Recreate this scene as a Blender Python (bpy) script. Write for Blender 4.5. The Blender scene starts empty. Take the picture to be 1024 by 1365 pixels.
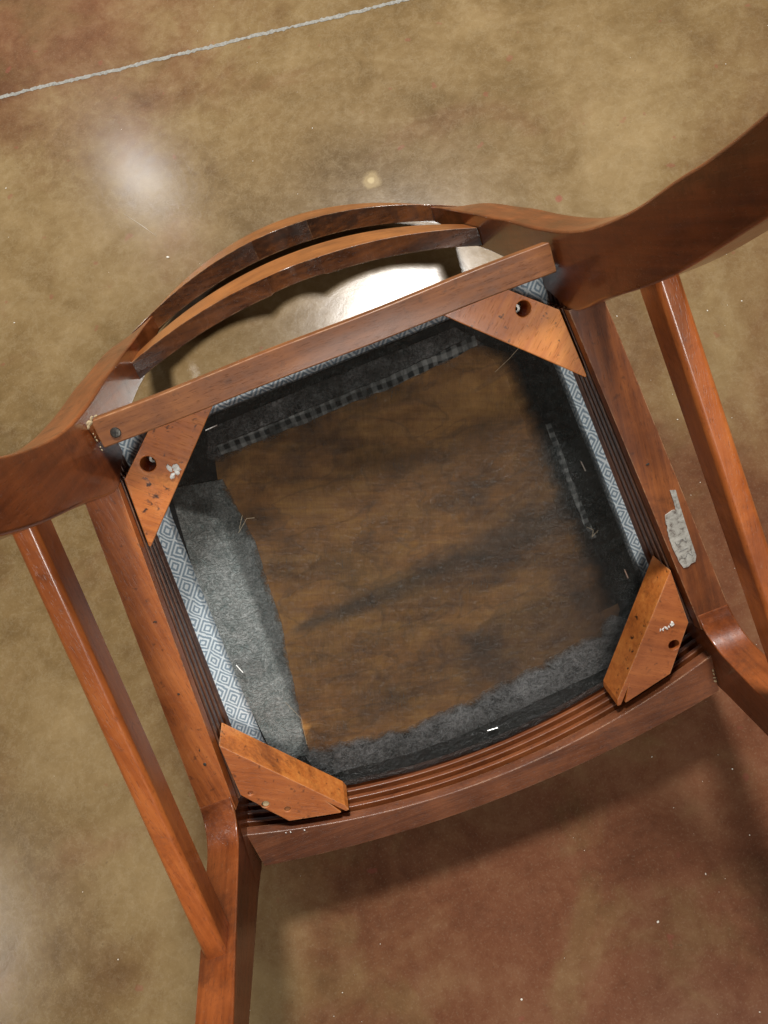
import bpy, bmesh, math, random
from mathutils import Vector, Matrix, noise
random.seed(7)
S = bpy.context.scene
C = S.collection

# ------------------------------------------------------------------ chair pose
# chair frame: x right, Y towards the seat front, z out of the underside.
# P1 = crest rail, P2 = seat front: the two places where the upturned chair rests on the floor
P1 = (0.108, -0.485)
P2 = (-0.400, -0.100)
TH = math.atan2(P2[1] - P1[1], P1[0] - P2[0])
ROOT_M = Matrix.Rotation(TH, 4, 'X')

def V(x, Y, z):
    return Vector((x, -Y - P1[0], z - P1[1]))

# ------------------------------------------------------------------ camera
cam_d = bpy.data.cameras.new('camera')
cam = bpy.data.objects.new('camera', cam_d)
C.objects.link(cam)
cam_d.sensor_fit = 'VERTICAL'
cam_d.sensor_height = 36.0
cam_d.lens = 36.0 * 985 / 1365
cam_d.clip_start = 0.01
cam_d.clip_end = 100
cm = Matrix(((0.931937, 0.362542, 0.007484), (-0.338895, 0.863438, 0.373664), (0.129007, -0.350768, 0.927534))).to_4x4()
cm.translation = V(0.002042, -0.122688, 0.525)
cam.matrix_world = ROOT_M @ cm
S.camera = cam

# ------------------------------------------------------------------ room light
world = bpy.data.worlds.new('World')
S.world = world
world.use_nodes = True
bg = world.node_tree.nodes['Background']
bg.inputs[0].default_value = (1.0, 0.93, 0.84, 1)
bg.inputs[1].default_value = 0.055

def ceiling_lamp(loc, size, power, color, sizey=None):
    d = bpy.data.lights.new('ceiling_lamp', 'AREA')
    d.shape = 'DISK' if sizey is None else 'RECTANGLE'
    d.size = size
    if sizey: d.size_y = sizey
    d.energy = power
    d.color = color
    o = bpy.data.objects.new('ceiling_lamp', d)
    C.objects.link(o)
    o.location = loc
    return o
ceiling_lamp((0.47, 1.28, 2.8), 0.55, 152, (1.0, 0.98, 0.95))
ceiling_lamp((-0.65, 2.83, 2.8), 0.10, 11, (1.0, 0.98, 0.96))
ceiling_lamp((-2.90, -0.80, 2.8), 0.95, 30, (1.0, 0.96, 0.90))
ceiling_lamp((0.25, -3.4, 2.8), 1.2, 86, (1.0, 0.96, 0.90))

S.view_settings.view_transform = 'Standard'
S.view_settings.look = 'None'
S.view_settings.gamma = 1
S.view_settings.exposure = 0.15
S.view_settings.use_curve_mapping = False

# ------------------------------------------------------------------ node helpers
class NT:
    def __init__(self, name):
        self.m = bpy.data.materials.new(name)
        self.m.use_nodes = True
        self.t = self.m.node_tree
        self.t.nodes.clear()
        self.out = self.n('ShaderNodeOutputMaterial')
    def n(self, typ, **kw):
        nd = self.t.nodes.new(typ)
        for k, v in kw.items(): setattr(nd, k, v)
        return nd
    def set(self, sock, v):
        if isinstance(v, bpy.types.NodeSocket): self.t.links.new(v, sock)
        elif v is not None:
            if isinstance(v, (tuple, list)) and len(v) == 3 and sock.type == 'RGBA': v = (*v, 1)
            sock.default_value = v
    def math(self, op, a, b=None, c=None, clamp=False):
        nd = self.n('ShaderNodeMath', operation=op, use_clamp=clamp)
        for i, v in enumerate((a, b, c)): 
            if v is not None: self.set(nd.inputs[i], v)
        return nd.outputs[0]
    def vmath(self, op, a, b=None):
        nd = self.n('ShaderNodeVectorMath', operation=op)
        self.set(nd.inputs[0], a)
        if b is not None: self.set(nd.inputs[1], b)
        return nd.outputs[1] if op in ('LENGTH', 'DISTANCE', 'DOT_PRODUCT') else nd.outputs[0]
    def noise(self, vec, scale, detail=4, rough=0.55, dist=0.0, w=None):
        nd = self.n('ShaderNodeTexNoise', noise_dimensions='4D' if w is not None else '3D')
        self.set(nd.inputs['Vector'], vec)
        if w is not None: self.set(nd.inputs['W'], w)
        nd.inputs['Scale'].default_value = scale
        nd.inputs['Detail'].default_value = detail
        nd.inputs['Roughness'].default_value = rough
        nd.inputs['Distortion'].default_value = dist
        return nd.outputs['Fac']
    def voro(self, vec, scale, feature='F1', rnd=1.0):
        nd = self.n('ShaderNodeTexVoronoi', feature=feature)
        self.set(nd.inputs['Vector'], vec)
        nd.inputs['Scale'].default_value = scale
        nd.inputs['Randomness'].default_value = rnd
        return nd.outputs['Distance']
    def ramp(self, fac, *stops, interp='LINEAR'):
        nd = self.n('ShaderNodeValToRGB')
        nd.color_ramp.interpolation = interp
        els = nd.color_ramp.elements
        while len(els) < len(stops): els.new(0.5)
        for e, (p, c) in zip(els, stops):
            e.position = p
            e.color = (*c, 1) if isinstance(c, tuple) else (c, c, c, 1)
        self.set(nd.inputs[0], fac)
        return nd.outputs[0]
    def range(self, v, a, b, lo=0.0, hi=1.0, smooth=True):
        nd = self.n('ShaderNodeMapRange', interpolation_type='SMOOTHSTEP' if smooth else 'LINEAR')
        for i, x in enumerate((v, a, b, lo, hi)): self.set(nd.inputs[i], x)
        return nd.outputs[0]
    def mix(self, f, a, b, blend='MIX'):
        nd = self.n('ShaderNodeMix', data_type='RGBA', blend_type=blend)
        self.set(nd.inputs[0], f); self.set(nd.inputs[6], a); self.set(nd.inputs[7], b)
        return nd.outputs[2]
    def map(self, vec, scale=(1, 1, 1), rot=(0, 0, 0), loc=(0, 0, 0)):
        nd = self.n('ShaderNodeMapping')
        self.set(nd.inputs[0], vec)
        nd.inputs['Location'].default_value = loc
        nd.inputs['Rotation'].default_value = rot
        nd.inputs['Scale'].default_value = scale
        return nd.outputs[0]
    def obj(self): return self.n('ShaderNodeTexCoord').outputs['Object']
    def bump(self, h, strength, dist):
        nd = self.n('ShaderNodeBump')
        self.set(nd.inputs['Height'], h)
        nd.inputs['Strength'].default_value = strength
        nd.inputs['Distance'].default_value = dist
        return nd.outputs[0]
    def pbr(self, color, rough=0.5, normal=None, coat=0.0, coatr=0.1, metal=0.0, spec=0.5, link=True, sheen=0.0):
        p = self.n('ShaderNodeBsdfPrincipled')
        self.set(p.inputs['Base Color'], color)
        self.set(p.inputs['Roughness'], rough)
        if normal is not None: self.set(p.inputs['Normal'], normal)
        self.set(p.inputs['Coat Weight'], coat)
        self.set(p.inputs['Coat Roughness'], coatr)
        self.set(p.inputs['Metallic'], metal)
        self.set(p.inputs['Specular IOR Level'], spec)
        self.set(p.inputs['Sheen Weight'], sheen)
        if link: self.t.links.new(p.outputs[0], self.out.inputs[0])
        return p.outputs[0]

# ------------------------------------------------------------------ materials
def wood(name, rot=(0, 0, 0), dark=(0.055, 0.017, 0.007), mid=(0.17, 0.056, 0.021), light=(0.30, 0.115, 0.042),
         rough=0.32, coat=0.35, wear=0.55, spots=0.25, stain=0.4):
    """stained, lacquered timber; grain runs along local x after the mapping's rotation"""
    dark, mid, light = [(c[0] * 1.14, c[1] * 0.97, c[2] * 0.70) for c in (dark, mid, light)]
    t = NT(name)
    co = t.obj()
    rnd = t.math('MULTIPLY', t.n('ShaderNodeObjectInfo').outputs['Random'], 7.0)
    cmb = t.n('ShaderNodeCombineXYZ')
    for k in range(3): t.set(cmb.inputs[k], rnd)
    g = t.vmath('ADD', t.map(co, (1, 1, 1), rot), cmb.outputs[0])
    g2 = t.vmath('ADD', g, (3.1, 1.7, 5.3)); g3 = t.vmath('ADD', g, (1.3, 6.1, 2.2))
    streak = t.noise(t.map(g, (9, 210, 210)), 1.0, 5, 0.6, 0.15)
    band = t.noise(t.map(g, (3.0, 22, 22)), 1.0, 3, 0.5, 0.5)
    mott = t.noise(g, 24, 5, 0.62, 0.3)
    cloud = t.noise(g, 7, 3, 0.5, 0.2)
    pore = t.noise(t.map(g, (150, 1300, 1300)), 1.0, 2, 0.5, 0.0)
    f = t.math('ADD', t.math('ADD', t.math('MULTIPLY', streak, 0.32), t.math('MULTIPLY', cloud, 0.22)), t.math('ADD', t.math('MULTIPLY', band, 0.24), t.math('MULTIPLY', mott, 0.30)))
    col = t.ramp(f, (0.38, dark), (0.52, mid), (0.68, light))
    pm = t.range(pore, 0.58, 0.74)
    col = t.mix(t.math('MULTIPLY', pm, 0.45), col, tuple(c * 0.6 for c in dark))
    blot = t.range(t.noise(g2, 13, 7, 0.74, 0.3), 0.52, 0.68)
    col = t.mix(t.math('MULTIPLY', blot, stain), col, tuple(c * 0.7 for c in dark))
    spot = t.range(t.noise(g3, 130, 3, 0.6, 0.3), 0.61, 0.73)
    col = t.mix(t.math('MULTIPLY', spot, spots), col, (0.02, 0.008, 0.005))
    scuff = t.range(t.noise(t.map(g2, (160, 380, 380)), 1.0, 5, 0.75, 0.3), 0.58, 0.76)
    col = t.mix(t.math('MULTIPLY', scuff, 0.28), col, (0.45, 0.25, 0.13))
    # edges rubbed down to paler timber
    bev = t.n('ShaderNodeBevel', samples=4)
    bev.inputs[0].default_value = 0.0016
    geo = t.n('ShaderNodeNewGeometry')
    dot = t.vmath('DOT_PRODUCT', bev.outputs[0], geo.outputs['True Normal'])
    edge = t.range(dot, 0.985, 0.85)
    brk = t.range(t.noise(co, 95, 4, 0.65, 0), 0.38, 0.62)
    col = t.mix(t.math('MULTIPLY', t.math('MULTIPLY', edge, brk), wear), col, (0.55, 0.33, 0.17))
    r = t.math('ADD', t.math('ADD', t.math('MULTIPLY', mott, 0.30), t.math('MULTIPLY', blot, 0.10)), rough - 0.12)
    scr = t.noise(t.map(g, (30, 30, 30)), 1.0, 8, 0.75, 1.5)
    r = t.math('ADD', r, t.math('MULTIPLY', scr, 0.12))
    h = t.math('ADD', t.math('ADD', t.math('MULTIPLY', streak, 0.6), t.math('MULTIPLY', scuff, 0.4)), t.math('ADD', t.math('MULTIPLY', pm, -0.5), t.math('MULTIPLY', mott, 1.6)))
    t.pbr(col, r, t.bump(h, 0.28, 0.0009), coat, 0.13)
    return t.m

HALF = math.pi / 2
WX = wood('stained_wood_across', dark=(0.046, 0.015, 0.007), mid=(0.110, 0.037, 0.016), light=(0.205, 0.075, 0.032), rough=0.36, coat=0.15, wear=0.7)
WBAR = wood('stained_wood_cleat', dark=(0.075, 0.026, 0.009), mid=(0.180, 0.069, 0.024), light=(0.32, 0.138, 0.050), rough=0.42, coat=0.1, wear=1.0, spots=0.3)
WY = wood('stained_wood_lengthwise', rot=(0, 0, HALF), dark=(0.13, 0.034, 0.009), mid=(0.32, 0.098, 0.026), light=(0.50, 0.180, 0.052), rough=0.34, coat=0.25, spots=0.5)
WYD = wood('stained_wood_rail', rot=(0, 0, HALF), dark=(0.050, 0.015, 0.005), mid=(0.165, 0.051, 0.015), light=(0.35, 0.122, 0.037), rough=0.4, coat=0.12, wear=1.0, spots=0.4)
WZ = wood('stained_wood_leg', rot=(0, HALF, 0), dark=(0.058, 0.015, 0.005), mid=(0.155, 0.043, 0.013), light=(0.30, 0.092, 0.027), rough=0.25, coat=0.5, stain=0.5)
WS = wood('stained_wood_stretcher', rot=(0, 0, HALF), dark=(0.21, 0.054, 0.015), mid=(0.42, 0.128, 0.036), light=(0.58, 0.21, 0.066), rough=0.26, coat=0.5)
WC = wood('stained_wood_back', dark=(0.10, 0.034, 0.010), mid=(0.24, 0.088, 0.026), light=(0.40, 0.165, 0.052), rough=0.26, coat=0.4, wear=1.0, stain=0.4)
def block_wood(name, ang):
    return wood(name, rot=(0, 0, ang), dark=(0.22, 0.065, 0.015), mid=(0.52, 0.180, 0.046), light=(0.72, 0.32, 0.095), rough=0.36, coat=0.25, wear=0.7, spots=0.95, stain=0.75)
WB1 = block_wood('corner_block_wood', -0.75)
WB2 = block_wood('corner_block_wood_turned', 0.75)
WTOP = wood('corner_block_stained_face', rot=(0, 0, 0.6), dark=(0.15, 0.042, 0.012), mid=(0.33, 0.105, 0.032), light=(0.50, 0.185, 0.060), rough=0.38, coat=0.2, wear=0.9, spots=0.6, stain=0.5)
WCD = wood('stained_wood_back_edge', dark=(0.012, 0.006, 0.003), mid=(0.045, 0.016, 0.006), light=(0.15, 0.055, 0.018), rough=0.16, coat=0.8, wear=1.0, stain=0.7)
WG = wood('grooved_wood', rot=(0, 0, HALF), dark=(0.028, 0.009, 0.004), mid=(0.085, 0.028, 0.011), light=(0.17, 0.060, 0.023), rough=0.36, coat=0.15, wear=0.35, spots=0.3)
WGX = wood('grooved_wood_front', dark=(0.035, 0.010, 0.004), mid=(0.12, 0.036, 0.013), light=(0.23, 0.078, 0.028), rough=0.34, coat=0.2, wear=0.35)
BORE = wood('bored_hole_wood', dark=(0.03, 0.012, 0.006), mid=(0.07, 0.028, 0.012), light=(0.13, 0.055, 0.022), rough=0.6, coat=0)

def fabric_mat():
    t = NT('diamond_weave_fabric')
    co = t.obj()
    warp = t.noise(co, 38, 4, 0.6)
    sep = t.n('ShaderNodeSeparateXYZ')
    t.set(sep.inputs[0], co)
    def tri(v, period):
        q = t.math('MULTIPLY', t.math('ADD', v, t.math('MULTIPLY', warp, 0.0085)), 1.0 / period)
        return t.math('ABSOLUTE', t.math('SUBTRACT', t.math('FRACT', q), 0.5))
    d = t.math('ADD', tri(sep.outputs[0], 0.0175), tri(sep.outputs[1], 0.021))
    s = t.math('SINE', t.math('MULTIPLY', d, 2 * math.pi * 4.5))
    thr = t.noise(co, 1500, 1)
    pat = t.range(t.math('ADD', s, t.math('MULTIPLY', t.math('SUBTRACT', thr, 0.5), 1.6)), -0.8, 0.8)
    col = t.mix(pat, (0.27, 0.37, 0.46), (0.86, 0.95, 0.99))
    w1 = t.math('SINE', t.math('MULTIPLY', sep.outputs[0], 6200))
    w2 = t.math('SINE', t.math('MULTIPLY', sep.outputs[1], 6200))
    h = t.math('ADD', t.math('MULTIPLY', w1, w2), t.math('MULTIPLY', thr, 1.0))
    t.pbr(col, 0.9, t.bump(h, 0.35, 0.0006), sheen=0.3, spec=0.2)
    return t.m
FABRIC = fabric_mat()

def fold_mat(name, lo, hi, mid, soft=0.3):
    """underside of the upholstery cloth, with frayed pale patches"""
    t = NT(name)
    co = t.obj()
    a = t.noise(co, 48, 6, 0.72, 1.0)
    b = t.noise(co, 300, 5, 0.75, 0.6)
    rid = t.math('ABSOLUTE', t.math('SUBTRACT', t.noise(co, 240, 5, 0.62, 0.3), 0.5))
    rid = t.range(rid, 0.0, 0.13, 1.0, 0.0)
    f = t.math('ADD', t.math('MULTIPLY', a, 0.62), t.math('ADD', t.math('MULTIPLY', b, 0.30), t.math('MULTIPLY', rid, 0.10)))
    col = t.ramp(f, (mid - 0.12, lo), (mid + 0.16, hi))
    p = t.pbr(col, 0.85, t.bump(t.math('ADD', b, rid), 1.0, 0.002), spec=0.3, link=False)
    at = t.n('ShaderNodeAttribute', attribute_name='fray')
    e = t.math('ADD', at.outputs['Fac'], t.math('MULTIPLY', t.math('SUBTRACT', a, 0.5), 0.5))
    e = t.math('ADD', e, t.math('MULTIPLY', t.math('SUBTRACT', b, 0.5), 0.25))
    al = t.range(e, -0.10, soft)
    tr = t.n('ShaderNodeBsdfTransparent')
    mx = t.n('ShaderNodeMixShader')
    t.set(mx.inputs[0], al)
    t.t.links.new(tr.outputs[0], mx.inputs[1])
    t.t.links.new(p, mx.inputs[2])
    t.t.links.new(mx.outputs[0], t.out.inputs[0])
    return t.m
FOLD_PALE = fold_mat('fabric_fold_pale', (0.34, 0.42, 0.41), (0.95, 1.0, 0.98), 0.50, 0.12)
FOLD_GREY = fold_mat('fabric_fold_grey', (0.03, 0.04, 0.042), (1.0, 1.0, 1.0), 0.49)
FOLD_DARK = fold_mat('fabric_fold_dark', (0.015, 0.018, 0.02), (0.42, 0.45, 0.45), 0.70, 0.6)

def tape_mat():
    t = NT('gingham_tape')
    co = t.obj()
    sep = t.n('ShaderNodeSeparateXYZ')
    t.set(sep.inputs[0], co)
    wob = t.math('MULTIPLY', t.noise(co, 60, 3), 0.004)
    cx = t.range(t.math('SINE', t.math('MULTIPLY', t.math('ADD', sep.outputs[0], wob), 2 * math.pi / 0.0085)), -0.4, 0.4)
    cy = t.range(t.math('SINE', t.math('MULTIPLY', t.math('ADD', sep.outputs[1], wob), 2 * math.pi / 0.0085)), -0.4, 0.4)
    ck = t.math('MULTIPLY', t.math('ADD', cx, cy), 0.5)
    nz = t.range(t.noise(co, 45, 4, 0.6), 0.28, 0.52)
    col = t.mix(t.math('MULTIPLY', ck, nz), (0.06, 0.07, 0.075), (0.90, 0.94, 0.92))
    t.pbr(col, 0.9, spec=0.2)
    return t.m
TAPE = tape_mat()

def ply_mat():
    t = NT('plywood_seat_board')
    co = t.obj()
    g = t.map(co, (1, 1, 1), (0, 0, 0.38))
    streak = t.noise(t.map(g, (14, 160, 160)), 1.0, 7, 0.75, 0.3)
    mott = t.noise(co, 22, 5, 0.65, 0.6)
    big = t.noise(co, 8, 3, 0.5, 0.3)
    f = t.math('ADD', t.math('MULTIPLY', mott, 0.45), t.math('ADD', t.math('MULTIPLY', streak, 0.38), t.math('MULTIPLY', big, 0.25)))
    col = t.ramp(f, (0.38, (0.22, 0.095, 0.03)), (0.52, (0.56, 0.25, 0.065)), (0.66, (0.88, 0.45, 0.12)))
    crease = t.math('ABSOLUTE', t.math('SUBTRACT', t.noise(t.map(co, (16, 30, 30), (0, 0, 0.5)), 1.0, 3, 0.5, 0.5), 0.5))
    crease = t.range(crease, 0.0, 0.035, 1.0, 0.0)
    col = t.mix(t.math('MULTIPLY', crease, 0.3), col, (0.12, 0.07, 0.04))
    # soft dark stripe across the board, widening to the right
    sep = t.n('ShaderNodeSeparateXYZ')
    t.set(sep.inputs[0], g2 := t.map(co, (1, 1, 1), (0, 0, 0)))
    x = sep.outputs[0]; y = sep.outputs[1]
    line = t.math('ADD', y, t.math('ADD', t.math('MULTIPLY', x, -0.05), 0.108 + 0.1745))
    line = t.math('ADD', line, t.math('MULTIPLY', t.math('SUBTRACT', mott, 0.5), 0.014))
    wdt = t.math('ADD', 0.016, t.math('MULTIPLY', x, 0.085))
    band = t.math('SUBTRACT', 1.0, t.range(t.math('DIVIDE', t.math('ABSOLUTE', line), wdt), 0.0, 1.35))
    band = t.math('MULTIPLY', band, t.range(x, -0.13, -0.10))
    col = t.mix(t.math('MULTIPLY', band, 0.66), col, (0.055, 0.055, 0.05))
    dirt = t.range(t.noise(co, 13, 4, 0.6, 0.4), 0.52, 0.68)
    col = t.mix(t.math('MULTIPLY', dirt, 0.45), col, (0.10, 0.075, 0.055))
    front_dark = t.vmath('DISTANCE', co, (0.11, -0.108 - 0.30, 0.44))  # wide darker patch towards the board's front right corner
    front_dark = t.math('ADD', front_dark, t.math('MULTIPLY', t.math('SUBTRACT', big, 0.5), 0.16))
    front_dark = t.range(front_dark, 0.03, 0.15, 1.0, 0.0)
    col = t.mix(t.math('MULTIPLY', front_dark, 0.62), col, (0.085, 0.055, 0.042))
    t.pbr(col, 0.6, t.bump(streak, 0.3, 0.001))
    return t.m
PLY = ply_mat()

def cover_mat():
    """thin black non-woven dust cover: one lets light through between its fibres"""
    t = NT('dust_cover_cloth')
    co = t.obj()
    fib = t.noise(t.map(t.map(co, (1, 1, 1), (0, 0, 0.40)), (800, 110, 800)), 1.0, 4, 0.75, 0.5)
    web = t.noise(co, 55, 5, 0.7, 1.0)
    hem = t.n('ShaderNodeAttribute', attribute_name='hem').outputs['Fac']
    thin = t.range(hem, -0.8, -0.1, 0.30, 0.0)
    hem = t.math('MULTIPLY', t.range(t.math('ADD', hem, t.math('MULTIPLY', t.math('SUBTRACT', web, 0.5), 0.7)), 0.25, 0.95), 0.16)
    fold = t.range(t.noise(t.map(co, (10, 26, 26), (0, 0, 0.35)), 1.0, 4, 0.6, 0.4), 0.40, 0.70)
    alpha = t.math('ADD', t.math('SUBTRACT', t.math('ADD', 0.23, hem), thin), t.math('ADD', t.math('MULTIPLY', fib, 0.34), t.math('ADD', t.math('MULTIPLY', web, 0.24), t.math('MULTIPLY', fold, 0.14))), clamp=True)
    crk = t.noise(co, 130, 5, 0.65, 1.2)
    fleck = t.range(fib, 0.60, 0.78)
    ccol = t.mix(t.math('MULTIPLY', fleck, 0.5), (0.026, 0.033, 0.031), (0.19, 0.22, 0.205))
    p = t.pbr(ccol, 0.33, t.bump(t.math('ADD', t.math('MULTIPLY', fib, 0.6), t.math('MULTIPLY', crk, 2.2)), 1.0, 0.0045), spec=0.9, link=False)
    tr = t.n('ShaderNodeBsdfTransparent')
    mx = t.n('ShaderNodeMixShader')
    t.set(mx.inputs[0], alpha)
    t.t.links.new(tr.outputs[0], mx.inputs[1])
    t.t.links.new(p, mx.inputs[2])
    t.t.links.new(mx.outputs[0], t.out.inputs[0])
    return t.m
COVER = cover_mat()

def plain(name, col, rough, metal=0.0, bump=0.0, scale=300, var=0.0):
    t = NT(name)
    co = t.obj()
    nz = t.noise(co, scale, 4, 0.6)
    c = t.mix(t.math('MULTIPLY', nz, var), col, tuple(x * 0.35 for x in col)) if var else col
    t.pbr(c, rough, t.bump(nz, bump, 0.001) if bump else None, metal=metal)
    return t.m
STEEL = plain('worn_steel', (0.30, 0.29, 0.27), 0.38, 0.9, 0.2, 400, 0.7)
DARKSTEEL = plain('dark_screw_steel', (0.10, 0.095, 0.085), 0.42, 0.8, 0.2, 600, 0.6)
ZINC = plain('bright_zinc', (0.75, 0.76, 0.74), 0.28, 0.85)
PAINT = plain('dried_white_glue', (0.82, 0.81, 0.76), 0.6, 0, 0.6, 500, 0.25)
PUTTY = plain('cream_filler', (0.60, 0.47, 0.27), 0.7, 0, 0.6, 700, 0.5)
PENCIL = plain('pencil_grey', (0.17, 0.17, 0.17), 0.7)
GRIT = plain('pale_grit', (0.75, 0.70, 0.60), 0.7, 0, 0.3, 900, 0.3)
THREAD = plain('pale_thread', (0.55, 0.45, 0.30), 0.8)
def paper_mat():
    t = NT('torn_paper')
    co = t.obj()
    n1 = t.noise(co, 190, 5, 0.65, 0.4)
    col = t.ramp(n1, (0.34, (0.17, 0.14, 0.12)), (0.47, (0.43, 0.41, 0.36)), (0.68, (0.60, 0.58, 0.52)))
    t.pbr(col, 0.85, t.bump(n1, 0.5, 0.001))
    return t.m
PAPER = paper_mat()

def floor_mat():
    t = NT('stained_concrete')
    co = t.obj()
    w = t.noise(co, 2.2, 4, 0.6, 0.4)
    warp = t.vmath('SCALE', co)
    big = t.noise(co, 3.4, 5, 0.6, 0.5)
    mid = t.noise(co, 13, 6, 0.68, 0.7)
    fine = t.noise(co, 75, 6, 0.72, 0.4)
    grit = t.noise(co, 420, 3, 0.6)
    # olive-tan stain with greyer islands
    f = t.math('ADD', t.math('MULTIPLY', big, 0.60), t.math('ADD', t.math('MULTIPLY', mid, 0.28), t.math('MULTIPLY', fine, 0.18)))
    tan = t.ramp(f, (0.36, (0.086, 0.052, 0.020)), (0.52, (0.162, 0.104, 0.044)), (0.70, (0.260, 0.180, 0.086)))
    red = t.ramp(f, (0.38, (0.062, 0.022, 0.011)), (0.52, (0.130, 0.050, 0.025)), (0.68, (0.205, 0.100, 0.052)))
    # red-brown stain over the tan; the camera-side patch's colour also holds some shade
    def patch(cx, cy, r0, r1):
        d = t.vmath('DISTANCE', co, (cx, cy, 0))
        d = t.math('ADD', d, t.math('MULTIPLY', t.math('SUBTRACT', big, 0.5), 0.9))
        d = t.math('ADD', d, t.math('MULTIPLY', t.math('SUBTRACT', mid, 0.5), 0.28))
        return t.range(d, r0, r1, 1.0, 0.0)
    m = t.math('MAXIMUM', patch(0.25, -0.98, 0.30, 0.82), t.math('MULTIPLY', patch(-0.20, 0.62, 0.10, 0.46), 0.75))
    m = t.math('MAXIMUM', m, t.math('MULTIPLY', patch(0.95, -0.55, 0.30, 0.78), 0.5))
    oli = t.range(t.noise(t.vmath('ADD', co, (4.0, 2.0, 0.0)), 7.5, 5, 0.6, 0.4), 0.50, 0.66)
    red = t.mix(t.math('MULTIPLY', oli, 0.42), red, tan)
    rus = t.range(t.noise(t.vmath('ADD', co, (9.0, 5.0, 0.0)), 5.0, 5, 0.62, 0.5), 0.54, 0.70)
    tan = t.mix(t.math('MULTIPLY', rus, 0.35), tan, red)
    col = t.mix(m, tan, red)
    # cloudy pale mottling left by the stain
    mot2 = t.range(t.noise(co, 38, 6, 0.68, 0.0), 0.46, 0.74)
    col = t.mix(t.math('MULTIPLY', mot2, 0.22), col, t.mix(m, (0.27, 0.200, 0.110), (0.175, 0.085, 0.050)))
    vein = t.math('ABSOLUTE', t.math('SUBTRACT', t.noise(co, 30, 8, 0.72, 0.2), 0.5))
    vein = t.range(vein, 0.0, 0.03, 1.0, 0.0)
    col = t.mix(t.math('MULTIPLY', t.math('MULTIPLY', vein, t.math('SUBTRACT', 1.0, m)), 0.10), col, (0.38, 0.31, 0.20))
    gs = t.range(grit, 0.52, 0.72)
    col = t.mix(t.math('MULTIPLY', gs, 0.10), col, (0.40, 0.33, 0.22))
    fl = t.range(t.noise(co, 150, 4, 0.7), 0.62, 0.74)
    col = t.mix(t.math('MULTIPLY', fl, 0.4), col, (0.055, 0.035, 0.022))
    pk = t.range(t.noise(co, 45, 2, 0.4), 0.71, 0.76)
    col = t.mix(t.math('MULTIPLY', pk, 0.35), col, (0.22, 0.06, 0.045))
    def blot(cx, cy, rad, c, k):
        global_d = t.vmath('DISTANCE', co, (cx, cy, 0))
        global_d = t.math('ADD', global_d, t.math('MULTIPLY', t.math('SUBTRACT', fine, 0.5), rad * 1.2))
        return t.mix(t.math('MULTIPLY', t.range(global_d, rad * 0.5, rad, 1.0, 0.0), k), col, c)
    col = blot(0.1347, 0.0424, 0.015, (0.40, 0.30, 0.15), 0.55)
    col = blot(0.1347, 0.0424, 0.006, (0.55, 0.44, 0.24), 0.55)
    col = blot(0.3386, -0.0828, 0.006, (0.24, 0.06, 0.045), 0.6)
    r = t.math('ADD', 0.115, t.math('ADD', t.math('MULTIPLY', mid, 0.08), t.math('MULTIPLY', fine, 0.07)))
    h = t.math('ADD', t.math('MULTIPLY', fine, 1.0), t.math('ADD', t.math('MULTIPLY', grit, 0.35), t.math('MULTIPLY', mid, 2.0)))
    t.pbr(col, r, t.bump(h, 0.05, 0.0016), spec=0.30)
    return t.m
FLOOR = floor_mat()
JOINT = plain('joint_filler', (0.40, 0.385, 0.34), 0.9, 0, 0.9, 330, 1.3)

# ------------------------------------------------------------------ mesh helpers
def finish(name, bm, mat, parent, bevel=0.0, seg=2, smooth=True, ang=32):
    bmesh.ops.remove_doubles(bm, verts=bm.verts, dist=1e-6)
    bmesh.ops.recalc_face_normals(bm, faces=bm.faces)
    me = bpy.data.meshes.new(name)
    bm.to_mesh(me)
    bm.free()
    me.materials.append(mat)
    o = bpy.data.objects.new(name, me)
    C.objects.link(o)
    if parent: o.parent = parent
    if smooth:
        me.polygons.foreach_set('use_smooth', [True] * len(me.polygons))
        if not bevel: me.set_sharp_from_angle(angle=math.radians(40))
    if bevel:
        b = o.modifiers.new('Bevel', 'BEVEL')
        b.width = bevel; b.segments = seg; b.limit_method = 'ANGLE'; b.angle_limit = math.radians(ang)
        wn = o.modifiers.new('WeightedNormal', 'WEIGHTED_NORMAL')
        wn.keep_sharp = False
    return o

def loft(rings, bm=None, cap=True):
    bm = bm or bmesh.new()
    vr = [[bm.verts.new(p) for p in r] for r in rings]
    n = len(vr[0])
    for a, b in zip(vr, vr[1:]):
        for i in range(n):
            bm.faces.new((a[i], a[(i + 1) % n], b[(i + 1) % n], b[i]))
    if cap:
        bm.faces.new(vr[0]); bm.faces.new(vr[-1])
    return bm

def prism(poly, z0, z1):
    return loft([[V(x, y, z0) for x, y in poly], [V(x, y, z1) for x, y in poly]])

def tube(path, r, n=6, bm=None):
    rings = []
    for i, p in enumerate(path):
        a = path[max(i - 1, 0)]; b = path[min(i + 1, len(path) - 1)]
        t = (Vector(b) - Vector(a)).normalized()
        u = t.orthogonal().normalized(); w = t.cross(u)
        rings.append([Vector(p) + (u * math.cos(k * 2 * math.pi / n) + w * math.sin(k * 2 * math.pi / n)) * r for k in range(n)])
    return loft(rings, bm)

def interp(tab, x):
    if x <= tab[0][0]: return tab[0][1]
    for (a, fa), (b, fb) in zip(tab, tab[1:]):
        if x <= b: return fa + (fb - fa) * (x - a) / (b - a)
    return tab[-1][1]

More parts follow.
